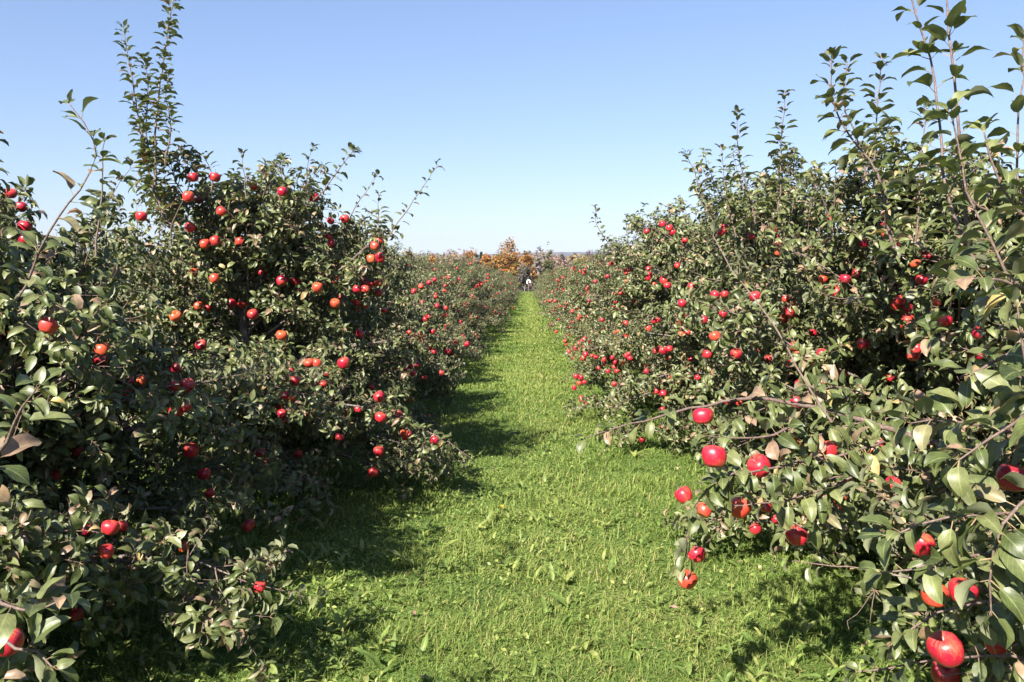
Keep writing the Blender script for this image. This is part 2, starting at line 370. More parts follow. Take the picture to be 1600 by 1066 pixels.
# ------------------------------------------------------------------ grass, weeds
def gnoise(x, y, s, seed):
    r_ = np.random.default_rng(seed); out = 0
    for k in range(6):
        a, b, p = r_.uniform(-1, 1), r_.uniform(-1, 1), r_.uniform(0, 6.3)
        out = out + np.sin((a * x + b * y) * s * (1 + .5 * k) + p)
    return out / 6
def grass():
    rng = np.random.default_rng(5)
    mb = MB()
    n = 520000
    y = 2.5 * (98 / 2.5) ** rng.random(n)
    keep = rng.random(n) < np.clip(1.35 - y / 60, .35, 1); y = y[keep]; n = len(y)
    half = np.clip(.78 * y + .5, 0, np.where(y < 14, 4.4, 2.9))
    x = rng.uniform(-1, 1, n) * half - .1
    t = rng.beta(1.7, 2.3, n) * .85 + .34 * gnoise(x, y, 1.2, 3) + .16 * gnoise(x, y, 5, 8) + .20 * np.exp(-((x - .15) / .45) ** 2)
    dry = rng.random(n) < .04 + .38 * np.clip(1 - np.hypot(x - .75, (y - 4.3) * .6) / .8, 0, 1) + .10 * (gnoise(x, y, 2.2, 17) > .2) + .07 * np.exp(-((x - .2) / .4) ** 2); t = np.where(dry, rng.uniform(.85, 1, n), np.clip(t, 0, .86))
    tall = (1 + .5 * gnoise(x, y, 3.1, 4) + .5 * gnoise(x, y, 9, 14)) * np.where(rng.random(n) < .03, 1.8, 1)
    h = rng.uniform(.026, .076, n) * tall * np.clip(1 - np.abs(x + .15) * -.12, .8, 1.5)
    wd = np.maximum(.0014, .00050 * y) * rng.uniform(.7, 1.6, n)
    az = rng.uniform(0, 6.283, n); lean = rng.uniform(.25, 1.7, n)
    D = np.stack([np.cos(az) * lean, np.sin(az) * lean, np.ones(n)], -1)
    P = np.stack([x, y, gw(x, y) - .012], -1)
    S = np.stack([-np.sin(az), np.cos(az), 0 * az], -1)
    D = unit(D); Hh = h[:, None]; Wd = wd[:, None]
    m1 = P + D * Hh * .55
    tip = P + D * Hh * .95 + np.stack([np.cos(az), np.sin(az), -.35 + 0 * az], -1) * Hh * .35 * lean[:, None]
    V = np.stack([P - S * Wd, P + S * Wd, m1 + S * Wd * .85, m1 - S * Wd * .85, tip], 1)
    col = np.empty((n, 5, 4), np.float32); col[..., 0] = t[:, None]; col[..., 1] = .9; col[..., 2] = .5; col[..., 3] = 1
    o = (np.arange(n) * 5)[:, None, None]
    mb.add(V, quads=np.array([[0, 1, 2, 3]])[None] + o, tris=np.array([[3, 2, 4]])[None] + o, col=col)
    tag(mb.build("grass", [M_GRASS]), "short sunlit grass covering the alley between the rows", "grass", kind="stuff")
    # broad-leaved weeds: rosettes of dandelion and plantain leaves, thickest close by
    mb = MB(); n = 2600
    y = 2.7 * (11 / 2.7) ** rng.random(n)
    x = rng.uniform(-1.9, 2.2, n)
    dens = gnoise(x, y, 1.7, 11) + .35 * (x < .35) - .12 * (y - 4.4) + rng.normal(0, .25, n)
    k = dens > .12; x, y = x[k], y[k]
    P, D, N, L, W, T = [], [], [], [], [], []
    for xx, yy in zip(x, y):
        m = rng.integers(1, 6); s = rng.uniform(.5, 1.1); base = rng.uniform(0, 6.28); tt = rng.random()
        for j in range(m):
            a = base + j * 2.4 + rng.normal(0, .3); up = rng.uniform(.5, 2.8)
            P.append((xx, yy, float(gw(xx, yy)) + .008)); D.append((math.cos(a), math.sin(a), up)); N.append((-math.cos(a) * up, -math.sin(a) * up, 1.0))
            l_ = rng.uniform(.05, .12) * s * (1.5 if rng.random() < .12 else 1); L.append(l_); W.append(l_ * rng.uniform(.16, .30)); T.append(np.clip(tt + rng.normal(0, .2), 0, 1))
    leaves(mb, rng, np.array(P), np.array(D), np.array(N), np.array(L), np.array(W), T_HI, tint=np.array(T), petiole=.08, curl=(.5, 1.8), fold=(.05, .4), wave=.10, serr=.10)
    # clover-sized leaflets
    n = 18000
    y = 2.7 * (16 / 2.7) ** rng.random(n); x = rng.uniform(-2.6, 2.4, n)
    k = (gnoise(x, y, 2.6, 21) + .25 * (x < .2)) > .05; x, y = x[k], y[k]; n = len(x)
    az = rng.uniform(0, 6.28, n)
    P = np.stack([x, y, gw(x, y) + rng.uniform(.015, .055, n)], -1)
    D = np.stack([np.cos(az), np.sin(az), rng.uniform(-.1, .8, n)], -1)
    N = np.stack([rng.normal(0, .4, n), rng.normal(0, .4, n), np.ones(n)], -1)
    L = rng.uniform(.014, .034, n)
    leaves(mb, rng, P, D, N, L, L * rng.uniform(.5, .8, n), T_LOW, petiole=.1, curl=(.1, .8), fold=(.05, .4))
    tag(mb.build("weeds", [M_WEED]), "light green dandelion, plantain and clover leaves scattered through the grass", "weeds", kind="stuff")
    # fallen leaves
    mb = MB(); n = 90
    y = 3 * (16 / 3) ** rng.random(n); x = rng.uniform(-2.4, 2.4, n); az = rng.uniform(0, 6.28, n)
    P = np.stack([x, y, gw(x, y) + rng.uniform(.03, .05, n)], -1); D = np.stack([np.cos(az), np.sin(az), rng.normal(0, .2, n)], -1)
    N = np.stack([rng.normal(0, .5, n), rng.normal(0, .5, n), np.ones(n)], -1)
    leaves(mb, rng, P, D, N, rng.uniform(.028, .05, n), rng.uniform(.014, .026, n), T_MID, tint=rng.uniform(.88, 1, n), curl=(.6, 2.4))
    tag(mb.build("fallen_leaves", [M_LEAF]), "dry brown and yellow apple leaves fallen in the grass", "leaves", kind="stuff")
grass()

# ------------------------------------------------------------------ apple trees
def grow(seed, H, RAD, dens=1.0, zmin=.35, nshoot=6, droop=1.0, ylen=1.0, slen=1.0):
    """skeleton of one orchard apple tree in local space: wood polylines, leaf nodes"""
    rng = np.random.default_rng(seed)
    wood, twigs = [], []
    P, D, S_, K = [], [], [], []          # node position, twig direction, leaf scale, leaves at node
    zt = np.linspace(0, H * .84, 9)
    tr = np.stack([np.cumsum(rng.normal(0, .025, 9)), np.cumsum(rng.normal(0, .025, 9)), zt], -1); tr -= tr[0] * [1, 1, 0]
    wood.append((tr, np.linspace(.06, .018, 9)))
    nl = int(38 * dens)
    ends = []
    def over(p):
        q = min(1.0, math.hypot(p[0], p[1]) / RAD)
        return p[2] > H * (1 - .22 * q * q) * (1 + .10 * math.sin(p[0] * 4.1 + seed) * math.cos(p[1] * 3.7 + seed * 2) + .06 * math.sin(p[0] * 9 + p[1] * 7))
    def twig(p, d, ln, r0, rose, sag, free=False):
        n = max(3, int(ln / .036)); pts = [p.copy()]
        for i in range(n):
            if not free and i > 1 and over(p) and rng.random() < .4: break
            d = unit(d + rng.normal(0, .10, 3) + np.array([0, 0, sag]))
            p = p + d * (ln / n); pts.append(p.copy())
            if i >= 1 or rng.random() < .5:
                P.append(p.copy()); D.append(d.copy())
                S_.append(rng.uniform(.75, 1.12)); K.append(1 if rng.random() > rose else rng.integers(3, 6))
        P.append(p.copy()); D.append(d.copy()); S_.append(.9); K.append(4)
        twigs.append((np.array(pts), np.linspace(r0, .0012, len(pts))))
        return pts, d
    for i in range(nl):
        f = (i + .5) / nl
        z0 = .24 + f ** 1.1 * (H * .84 - .24) * .97
        az = i * 2.399 + rng.normal(0, .3)
        rr = RAD * (1 - .55 * f ** 1.5) * rng.uniform(.78, 1.08)
        el = R(rng.uniform(2, 24) + 48 * f ** 1.3)
        d = np.array([math.cos(az) * math.cos(el), math.sin(az) * math.cos(el) * ylen, math.sin(el)]); d = unit(d)
        p = np.array([np.interp(z0, zt, tr[:, 0]), np.interp(z0, zt, tr[:, 1]), z0])
        n = max(6, int(rr / .085)); pts = [p.copy()]; dirs = [d]
        for k in range(n):
            d = unit(d + rng.normal(0, .07, 3) + np.array([0, 0, -.055 * droop * (1 - f * .9) * (k / n) * 1.6]))
            p = p + d * rr / n * 1.04
            if over(p) and k > 2: break
            if p[2] < zmin * .7: d = unit(d * [1, 1, .0]); p[2] = max(p[2], .12)
            pts.append(p.copy()); dirs.append(d.copy())
        wood.append((np.array(pts), np.linspace(.017 * (1 - .4 * f), .0032, len(pts))))
        sgn = 1
        n = len(pts) - 1
        for k in range(1 if n < 5 else 2, n + 1):
            t = k / n
            for rep in range(2 if rng.random() < .55 else 1):
                sgn = -sgn
                dd = dirs[k]; hor = unit(np.cross(dd, [0, 0, 1.0]))
                q = unit(dd * rng.uniform(.3, .9) + hor * sgn * rng.uniform(.5, 1.1) + np.array([0, 0, rng.uniform(-.55, .65)]))
                ln = rng.uniform(.14, .46) * (1.1 - .4 * t)
                base = pts[k] + rng.normal(0, .008, 3)
                if base[2] < .5: q[2] = abs(q[2]) * .3 if base[2] < .25 else q[2]
                tp, _ = twig(base, q, ln, .0042, .38, -.02 * (1 - f))
                # sub twigs
                for m in range(2, len(tp), 4):
                    if rng.random() < .75 * dens:
                        q2 = unit(q + rng.normal(0, .75, 3)); twig(tp[m], q2, rng.uniform(.06, .2), .0025, .5, 0)
        pts_, d_ = twig(pts[-1], dirs[-1], rng.uniform(.15, .4), .004, .4, -.01)
    # upright water shoots on the crown
    for i in range(nshoot):
        a = rng.uniform(0, 6.28); r_ = RAD * rng.uniform(.05, .6)
        b = np.array([math.cos(a) * r_, math.sin(a) * r_, H * rng.uniform(.72, .86)])
        q = unit(np.array([math.cos(a) * .18, math.sin(a) * .18, 1.0]) + rng.normal(0, .12, 3))
        twig(b, q, rng.uniform(.25, .7) * slen, .006, .12, .01, True)
    P, D, S_, K = np.array(P), np.array(D), np.array(S_), np.array(K)
    ok = P[:, 2] > .10; P, D, S_, K = P[ok], D[ok], S_[ok], K[ok]
    # several leaves at a spur node
    idx = np.repeat(np.arange(len(P)), K)
    n = len(idx)
    a = np.arange(n) * 2.399 + rng.normal(0, .35, n)
    d = D[idx]; ref = np.where(np.abs(d[:, 2:3]) > .9, np.array([[1., 0, 0]]), np.array([[0, 0, 1.]]))
    e1 = unit(np.cross(d, ref)); e2 = np.cross(d, e1)
    rad = e1 * np.cos(a)[:, None] + e2 * np.sin(a)[:, None]
    LD = unit(rad * rng.uniform(.7, 1.1, (n, 1)) + d * rng.uniform(.1, .9, (n, 1)) + np.array([0, 0, .15]))
    out = P[idx] - np.array([0, 0, H * .5]); out[:, 2] *= .35; out = unit(out)
    LN = unit(np.array([0, 0, .8]) + out * .55 + d * .35 + rng.normal(0, .42, (n, 3)))
    LL = .066 * S_[idx] * rng.uniform(.72, 1.22, n)
    LP = P[idx]
    r2 = np.hypot(P[:, 0], P[:, 1])
    return dict(wood=wood, twigs=twigs, NP=P, ND=D, LP=LP, LD=LD, LN=LN, LL=LL, rng=rng, H=H, RAD=RAD)

def tree_meshes(g, T, tk=3, keep=None, stalks=True, widen=1.0):
    rng = g["rng"]
    tm = MB()
    for i, (p, r_) in enumerate(g["wood"]): tube(tm, p, r_, 8 if i == 0 else 5)
    cm = MB()
    for p, r_ in g["twigs"]: tube(cm, p, r_, tk, mi=1)
    k = slice(None) if keep is None else keep
    LP = g["LP"][k]; n = len(LP)
    L = g["LL"][k]
    tint = np.clip(rng.beta(2.2, 2.4, n) * .88, 0, 1); old = rng.random(n) < (.15 if stalks else .2); tint = np.where(old, rng.uniform(.86, 1, n), tint)
    leaves(cm, rng, LP, g["LD"][k], g["LN"][k], L * widen, L * widen * rng.uniform(.44, .60, n), T, mi=0, petiole=.26, stalk_mi=2 if stalks else None, tint=tint, curl=(.5, 2.1), fold=(.15, 1.0), serr=.03)
    return tm, cm

def apple_mesh(var):
    prof = [(0.0, -.38), (.06, -.375), (.13, -.42), (.2, -.447), (.28, -.44), (.37, -.37), (.45, -.22), (.495, -.02), (.497, .12), (.455, .27), (.37, .37), (.27, .415), (.18, .40), (.10, .345), (.04, .28), (0.0, .26)]
    k = 22; mb = MB(); rng = np.random.default_rng(40 + var)
    v = []
    ph = rng.uniform(0, 6.28); e = rng.uniform(.93, 1.07)
    for r_, z in prof[1:-1]:
        for j in range(k):
            a = 2 * math.pi * j / k
            s = 1 + .032 * math.cos(5 * a + ph) * (1.2 if z < 0 else .7) + .02 * math.cos(a + ph) + .022 * math.cos(2 * a + ph * 2)
            v.append((r_ * s * math.cos(a), r_ * s * math.sin(a), z * e + .032 * math.cos(a + ph)))
    v.append((0, 0, prof[0][1] * e)); v.append((0, 0, prof[-1][1] * e))
    q, t = [], []; m = len(prof) - 2
    for i in range(m - 1):
        for j in range(k): q.append((i * k + j, i * k + (j + 1) % k, (i + 1) * k + (j + 1) % k, (i + 1) * k + j))
    for j in range(k):
        t.append((m * k, (j + 1) % k, j)); t.append((m * k + 1, (m - 1) * k + j, (m - 1) * k + (j + 1) % k))
    V = np.array(v) * .07
    mb.add(V, quads=q, tris=t)
    tube(mb, np.array([[0, 0, .26], [.02, .01, .4], [.06, .0, .55], [.04, .02, .72]]) * .07, [.0012, .001, .001, .0018], 5, mi=1)
    # dry calyx in the eye
    for j in range(5):
        a = j * 1.2566 + ph; c, s_ = math.cos(a), math.sin(a)
        mb.add(np.array([[.02 * c - .03 * s_, .02 * s_ + .03 * c, -.39], [.02 * c + .03 * s_, .02 * s_ - .03 * c, -.39], [.08 * c, .08 * s_, -.47]]) * .07, tris=[[0, 1, 2]], mi=1)
    return mb.mesh("apple", [M_APPLE, M_BARK])
APPLES = [apple_mesh(i) for i in range(5)]
arng = random.Random(77)
def apple(parent, loc, diam, name="apple", hue=None):
    o = bpy.data.objects.new(name, arng.choice(APPLES)); C.objects.link(o); o.parent = parent
    s = diam / .07
    h = arng.betavariate(2.2, 1.9) if hue is None else hue
    o.color = (h, h, h, 1)
    o.location = loc; o.scale = (s * arng.uniform(.96, 1.04), s * arng.uniform(.96, 1.04), s * arng.uniform(.9, 1.02))
    o.rotation_euler = (arng.gauss(0, .3), arng.gauss(0, .3), arng.uniform(0, 6.28))
    return o

BRANCH_APPLES = [(1098,650,31),(1116,713,38),(1186,728,36),(1292,702,34),(1068,773,27),(1100,797,24),(1156,793,34),(1197,793,17),(1213,812,14),(1180,826,18),(1245,837,32),(1088,866,29),(1074,905,31)]
def shoot_parts(mb, rng, off, pts, r0=.006, leafL=.085, step=.042, T=T_HI, rose=.1, leaf_from=0.0, bendy=True):
    """one long shoot: stem tube and alternate leaves arching off it"""
    pts = np.asarray(pts, float)
    seg = np.linalg.norm(np.diff(pts, axis=0), axis=1); s = np.concatenate([[0], np.cumsum(seg)])
    m = max(4, int(s[-1] / .06))
    # smooth resample
    tt = np.linspace(0, s[-1], m + 1)
    Q = np.stack([np.interp(tt, s, pts[:, i]) for i in range(3)], -1)
    for _ in range(2): Q[1:-1] = (Q[:-2] + 2 * Q[1:-1] + Q[2:]) / 4
    bend = np.sin(np.linspace(0, 1, len(Q)) * rng.uniform(5, 9) + rng.uniform(0, 6))[:, None] * rng.normal(0, .010 if bendy else .003, 3); Q = Q + bend - bend[0]
    Q[1:-1] += rng.normal(0, .003, Q[1:-1].shape)
    tube(mb, Q, np.linspace(r0, .0018, len(Q)), 6, mi=1)
    n = int(s[-1] / step); ts = np.sort(np.clip(np.linspace(leaf_from * s[-1], s[-1], n) + rng.normal(0, step * .55, n), 0, s[-1]))
    reps = np.where(rng.random(n) < rose, 3, 1); reps[-1] = 4
    ts = np.repeat(ts, reps); n = len(ts)
    P = np.stack([np.interp(ts, tt, Q[:, i]) for i in range(3)], -1)
    d = unit(np.stack([np.interp(ts, tt, np.gradient(Q[:, i])) for i in range(3)], -1))
    a = np.arange(n) * 2.399 + rng.normal(0, .4, n)
    ref = np.where(np.abs(d[:, 2:3]) > .9, np.array([[1., 0, 0]]), np.array([[0, 0, 1.]]))
    e1 = unit(np.cross(d, ref)); e2 = np.cross(d, e1)
    rad = e1 * np.cos(a)[:, None] + e2 * np.sin(a)[:, None]
    f = ts / s[-1]
    LD = unit(rad + d * (.35 + .9 * f[:, None] ** 4) + np.array([0, 0, .18]))
    LN = unit(np.array([0, 0, 1.0]) + d * .5 + rng.normal(0, .28, (n, 3)))
    C0 = P + off + LD * leafL * .75 - EYEP; dp = C0 @ FWD
    px_ = CX + F * (C0 @ RIGHT) / dp; py_ = CY - F * (C0 @ UP) / dp
    hide = np.zeros(n, bool)
    for a_, b_, c_ in BRANCH_APPLES: hide |= (np.hypot(px_ - a_, py_ - b_) < c_ * .68) & (dp < 3.6)
    for a_, b_, c_ in BIG: hide |= (np.hypot(px_ - a_, py_ - b_) < c_ * .95) & (dp < .076 * F / c_ + .02)
    hide &= rng.random(n) > .25
    P, d, LD, LN, f, n = P[~hide], d[~hide], LD[~hide], LN[~hide], f[~hide], int((~hide).sum())
    L = leafL * (1 - .35 * f ** 3) * rng.uniform(.62, 1.25, n)
    tint = np.clip(rng.beta(2.2, 2.4, n) * .86, 0, 1); tint = np.where(rng.random(n) < .11, rng.uniform(.86, 1, n), tint)
    leaves(mb, rng, P, LD, LN, L, L * rng.uniform(.46, .60, n), T, mi=0, petiole=.28, stalk_mi=2, curl=(.5, 1.6), fold=(.1, .55), tint=tint, wave=.07, serr=.025)
CR = [M_LEAF, M_TWIG, M_STALK]

# near trees, each grown on its own: key: x, y, height, radius, seed
NEAR = {
    'LN': (-2.45, 0.45, 1.55, 1.0, 10), 'L0': (-2.60, 3.50, 1.98, 1.50, 11), 'L1': (-2.28, 6.45, 2.45, 1.52, 12), 'L2': (-2.40, 9.3, 2.12, 1.55, 13), 'L3': (-2.45, 12.3, 2.05, 1.50, 14),
    'R0': (2.42, 2.2, 2.15, 1.52, 21), 'R1': (2.58, 4.9, 2.22, 1.66, 22), 'R2': (2.28, 7.55, 2.50, 1.72, 23), 'R3': (2.05, 10.7, 2.35, 1.62, 24),
}
NEAR_LABEL = {
    'LN': "apple tree mostly outside the left edge, reaching in with few large-leaved branches",
    'L0': "apple tree at the far left, low skirt of leaves reaching the dark grass",
    'L1': "full apple tree on the left with one very tall twin shoot against the sky",
    'L2': "second full apple tree on the left, one low branch reaching out over the grass",
    'L3': "left row apple tree just beyond the one whose branch reaches over the grass",
    'R0': "apple tree filling the lower right corner, largest leaves and apples of all",
    'R1': "apple tree at right whose long bare-stemmed branch of big apples hangs over the grass",
    'R2': "apple tree with dense upright shoots, second in the right row behind the drooping branch",
    'R3': "right row apple tree with a tight cluster of small apples low at its alley edge",
}
# apples as the photograph shows them: px, py, width in px
HERO = [(255,214,17),(230,247,16),(302,277,16),(336,277,17),(294,307,18),(311,312,14),(221,338,17),(346,330,16),(297,355,17),(396,292,13),(441,299,16),(320,381,17),(336,376,17),(375,377,15),
(302,425,15),(335,435,16),(33,323,18),(39,354,22),(39,375,20),(17,302,15),(274,494,20),(395,491,20),(96,521,18),(160,546,23),(158,563,20),(314,539,18),(362,474,14),(378,477,14),(310,478,14),(325,481,12),
(440,439,17),(463,440,14),(440,524,18),(490,308,17),(539,342,14),(580,404,14),(594,403,17),(496,449,18),(558,452,14),(571,452,14),(524,474,16),(483,567,15),(495,567,15),(537,567,24),(563,522,14),(409,427,14),
(440,646,15),(298,703,24),(319,740,20),(328,770,12),(406,707,16),(388,821,20),(287,854,18),(172,824,26),(190,822,20),(166,861,24),(350,993,18),(406,917,16),(230,996,22),(120,960,22),(200,672,12),(121,705,14),
(222,595,18),(592,620,20),(595,652,20),(583,738,18),(592,705,20),(531,683,14),(528,705,10),(466,709,14),(676,632,9),(623,648,9),(8,525,18),(600,485,10),(88,742,12),(145,770,12),(138,828,12),(275,575,12),(505,600,10),(560,640,12),(273,603,10),
(647,455,9),(658,448,9),(670,442,9),(679,437,8),(700,470,8),(683,478,8),(669,520,10),(676,518,8),(700,549,10),(723,552,7),(735,543,7),(640,520,9),(690,583,9),(650,585,9),(664,590,8),(705,570,7),(712,535,7),
(1035,350,11),(1046,356,11),(1051,363,11),(1070,376,10),(1037,438,14),(1043,446,12),(1066,474,12),(1117,461,8),(1132,460,8),(1058,415,10),(1380,350,14),(1349,380,16),(1286,436,12),(1338,427,12),(1318,435,16),
(1430,412,12),(1440,437,18),(1447,399,10),(1462,473,11),(1180,463,20),(1150,553,18),(1117,525,18),(1349,537,20),(1250,600,16),(1244,628,22),(1287,780,20),(1316,789,18),(1412,719,16),(1036,615,12),
(1028,642,9),(1002,711,9),(1003,687,10),(1036,548,13),(1046,545,12),(1024,549,8),(1090,590,10),(1010,580,8),(1028,500,8),(1100,500,8),(1060,520,8),(1130,490,8),(985,560,8),(960,600,7),
(900,588,8),(908,590,8),(905,599,8),(897,606,8),(911,604,8),(903,612,8),(913,597,8),(905,630,7),(858,537,8),(868,536,8),(885,543,7),(931,558,8),(925,556,7),(944,562,8),(950,541,8),(905,525,8),(940,500,7),(920,470,7),
(955,412,7),(949,432,7),(966,520,8),(978,505,7),(990,470,8),(1013,420,7),(930,440,7),(887,505,7),(972,575,9),(950,580,8),(1035,640,10),(1475,500,10),(1530,520,12),(1270,520,10),(1225,500,10),(1390,590,10),(1200,560,12),(1490,690,14),(1510,640,12),
(1440,848,32),(1461,929,40),(1505,922,40),(1478,1014,50),(1477,1046,34),(1560,1003,40),(1583,746,46),(15,1003,44)]

ORANGE = {(335,435),(320,381),(274,494),(96,521),(160,546),(440,524),(580,404),(496,449),(524,474),(483,567),(495,567),(302,425),(222,595),(310,478),(1286,436),(1462,473),(1430,412),(1461,929),(1505,922),(905,599),(903,612),(1002,711),(1100,797),(1156,793),(1074,905),(287,854),(1117,525)}
BIG = [(1440,850,38),(1461,929,42),(1505,924,42),(1478,1014,52),(1477,1052,42),(1560,1003,44),(1583,746,50),(12,1003,46)]
HERO = [h for h in HERO if not (h[2] >= 32 and (h[0] > 1400 or h[0] < 100))] + BIG
grown = {}
for key, (x, y, H, rad, seed) in NEAR.items():
    g = grow(seed, H, rad, dens={'LN': .7, 'L0': 1.75, 'R1': 1.7}.get(key, 1.55), nshoot={'LN': 0, 'L1': 12, 'R2': 38, 'R1': 26, 'R0': 10, 'R3': 18, 'L0': 12}.get(key, 6), slen=1.0 if key[0] == 'R' else .7)
    g["o"] = np.array([x, y, float(gz(y))])
    W = g["LP"] + g["o"]
    keep = np.ones(len(W), bool)
    # nothing grows into the standing room round the camera
    keep &= np.linalg.norm(W - EYEP, axis=1) > 1.15
    if key in ('R0', 'R1'): keep &= ~((W[:, 2] - gz(W[:, 1]) < .62) & (W[:, 0] < 1.45) & (W[:, 1] < 4.3))   # picked over and trodden along the lane
    g["keep"] = keep
    grown[key] = g
keys = list(grown)
allW = np.concatenate([grown[k]["LP"] + grown[k]["o"] + grown[k]["LD"] * .045 for k in keys])
allK = np.concatenate([np.full(len(grown[k]["LP"]), i) for i, k in enumerate(keys)])
rel = allW - EYEP
dep = rel @ FWD
sx_ = CX + F * (rel @ RIGHT) / np.maximum(dep, .1); sy2 = CY - F * (rel @ UP) / np.maximum(dep, .1)
keepall = np.concatenate([grown[k]["keep"] for k in keys])
hero_out = []
hr = np.random.default_rng(9)
for px, py, dm in HERO:
    est = .070 * F / dm
    near = (np.hypot(sx_ - px, sy2 - py) < np.maximum(dm * .9, 12)) & keepall & (dep > .8)
    if not near.any():
        near = (np.hypot(sx_ - px, sy2 - py) < 22) & keepall & (dep > .8)
        if not near.any() and dm < 36: continue
        if not near.any(): near = (np.hypot(sx_ - px, sy2 - py) < 250) & keepall & (dep > .8)
    ds = np.sort(dep[near])
    first = ds[min(len(ds) - 1, 2)]
    d = min(max(est, first - .04), first + .22)
    d = max(d, est * .8) if d < est * .8 and first + 1.2 > est * .8 else d
    if (px, py, dm) in BIG: d = .076 * F / dm
    real = dm * d / F
    real = min(max(real, .052), .082)
    p = at(px, py, d)
    # hang it from something: fruit with no spur close by moves to the nearest one, or is left off
    q = np.linalg.norm(allW - p - [0, 0, .045], axis=1) + (~keepall) * 9
    j = int(np.argmin(q))
    if q[j] > .35 and dm < 36: continue
    if q[j] > .15 and dm < 36: p = allW[j] - [0, 0, .05]
    ki = allK[near][np.argmin(np.abs(dep[near] - d))]
    if p[2] < gz(p[1]) + .08: continue
    hero_out.append((keys[ki], p, real, .84 + .12 * hr.random() if (px, py) in ORANGE else hr.uniform(.12, .80)))
    infront = (np.hypot(sx_ - px, sy2 - py) < dm * .5 + .03 * F / np.maximum(dep, .5) * .55) & (dep < d + .02)
    infront &= hr.random(len(dep)) > .06
    if hr.random() < .75:      # for most fruit, leaves towards the sun are removed to light it
        v = allW - p; al = v @ sd
        pr = np.linalg.norm(v - al[:, None] * sd, axis=1)
        infront |= (al > -.02) & (al < 1.3) & (pr < real * .5 + .022) & (hr.random(len(dep)) > .12)
    keepall &= ~infront
ofs = 0
rowgroup = {'L': "apple trees of the left row", 'R': "apple trees of the right row"}
ROOT = {}
for k in keys:
    g = grown[k]; n = len(g["LP"]); kk = keepall[ofs:ofs + n]; ofs += n
    root = empty("apple_tree", tuple(g["o"])); ROOT[k] = root
    tag(root, NEAR_LABEL[k], "apple tree", rowgroup[k[0]])
    far = k in ('L3', 'R3')
    tm, cm = tree_meshes(g, T_HI if k in ('LN', 'R0') else T_MID, keep=kk)
    tm.build("trunk", [M_BARK], root)
    cm.build("crown", CR, root)
for k, p, real, hue in hero_out:
    apple(ROOT[k], tuple(p - grown[k]["o"]), real, hue=hue)
# a few more apples deeper in the near crowns
for k in keys:
    g = grown[k]; P = g["NP"]; rng = np.random.default_rng(ord(k[0]) * 7 + ord(k[1]))
    sgn = 1 if k[0] == 'L' else -1
    ok = np.where((P[:, 0] * sgn > -.2) & (P[:, 1] < .5) & (P[:, 2] > .45) & (np.hypot(P[:, 0], P[:, 1]) > g["RAD"] * .45) & (np.linalg.norm(P + g["o"] - EYEP, axis=1) > 3.0))[0]
    m = {'N': 0, '0': 34, '1': 72, '2': 60, '3': 66}[k[1]] + (34 if k[0] == 'R' and k[1] in '23' else 0)
    if k == 'R0': m = 0
    while m > 0:
        i = rng.choice(ok)
        for q in range(min(m, int(rng.choice([1, 1, 2, 3, 4])))):
            apple(ROOT[k], tuple(P[i] + [0, 0, -.05] + (0 if q == 0 else 1) * rng.normal(0, .045, 3)), rng.uniform(.050, .070)); m -= 1

# ---- named shoots and hanging branches of the near trees (metres in front of the camera given per point)
def shoot(key, pts, leafL=.085, step=.042, r0=.006, rose=.1, T=T_HI, name="shoot", seed=1, leaf_from=0.0):
    mb = MB(); rng = np.random.default_rng(seed + 500)
    P = np.array([at(*p) for p in pts]) - grown[key]["o"]
    shoot_parts(mb, rng, grown[key]["o"], P, r0, leafL, step, T, rose, leaf_from, name == "shoot")
    return mb.build(name, CR, ROOT[key])
shoot('LN', [(25, 470, 2.7), (75, 375, 2.65), (130, 290, 2.6), (165, 240, 2.6), (108, 172, 2.6)][:4] + [(112, 168, 2.6)], .088, .036, .0045, seed=1)
shoot('LN', [(150, 400, 3.6), (150, 320, 3.6), (165, 215, 3.6)], .07, .035, .005, seed=2)
shoot('LN', [(-40, 760, 1.9), (0, 670, 1.85), (55, 610, 1.8)], .088, .035, .006, rose=.4, seed=3)
shoot('LN', [(-60, 900, 1.8), (10, 960, 1.75), (75, 965, 1.75), (110, 935, 1.75)], .085, .028, .006, rose=.5, seed=4)
shoot('LN', [(-20, 980, 1.8), (45, 1000, 1.75), (85, 1035, 1.75)], .08, .03, .005, rose=.5, seed=5)
shoot('L1', [(262, 350, 5.65), (238, 290, 5.65), (222, 200, 5.65), (205, 120, 5.65), (193, 45, 5.65)], .085, .018, .010, rose=.5, T=T_MID, seed=6)
shoot('L1', [(240, 300, 5.60), (250, 200, 5.60), (266, 110, 5.60), (272, 0, 5.60), (278, -30, 5.60)], .085, .018, .008, rose=.5, T=T_MID, seed=7)
shoot('L1', [(245, 290, 5.70), (232, 200, 5.70), (230, 90, 5.70)], .085, .018, .006, rose=.5, T=T_MID, seed=8)
shoot('L1', [(258, 260, 5.55), (262, 190, 5.55), (258, 120, 5.55)], .085, .018, .006, rose=.5, T=T_MID, seed=28)
shoot('L1', [(470, 330, 5.95), (510, 290, 6.05), (555, 232, 6.05)], .085, .024, .006, rose=.4, T=T_MID, seed=9)
shoot('L1', [(480, 330, 6.05), (478, 280, 6.05), (486, 232, 6.05)], .08, .024, .005, T=T_MID, seed=10)
shoot('L1', [(590, 400, 6.35), (625, 345, 6.35), (655, 300, 6.35), (685, 262, 6.35)], .09, .032, .006, T=T_MID, seed=11)
shoot('L1', [(600, 400, 6.45), (590, 350, 6.45), (592, 305, 6.45)], .085, .024, .005, T=T_MID, seed=12)
shoot('L1', [(330, 300, 5.75), (335, 270, 5.75), (318, 245, 5.75)], .08, .024, .005, T=T_MID, seed=13, rose=.4)
shoot('L1', [(385, 310, 5.75), (380, 275, 5.75), (378, 245, 5.75)], .08, .024, .005, T=T_MID, seed=14, rose=.4)
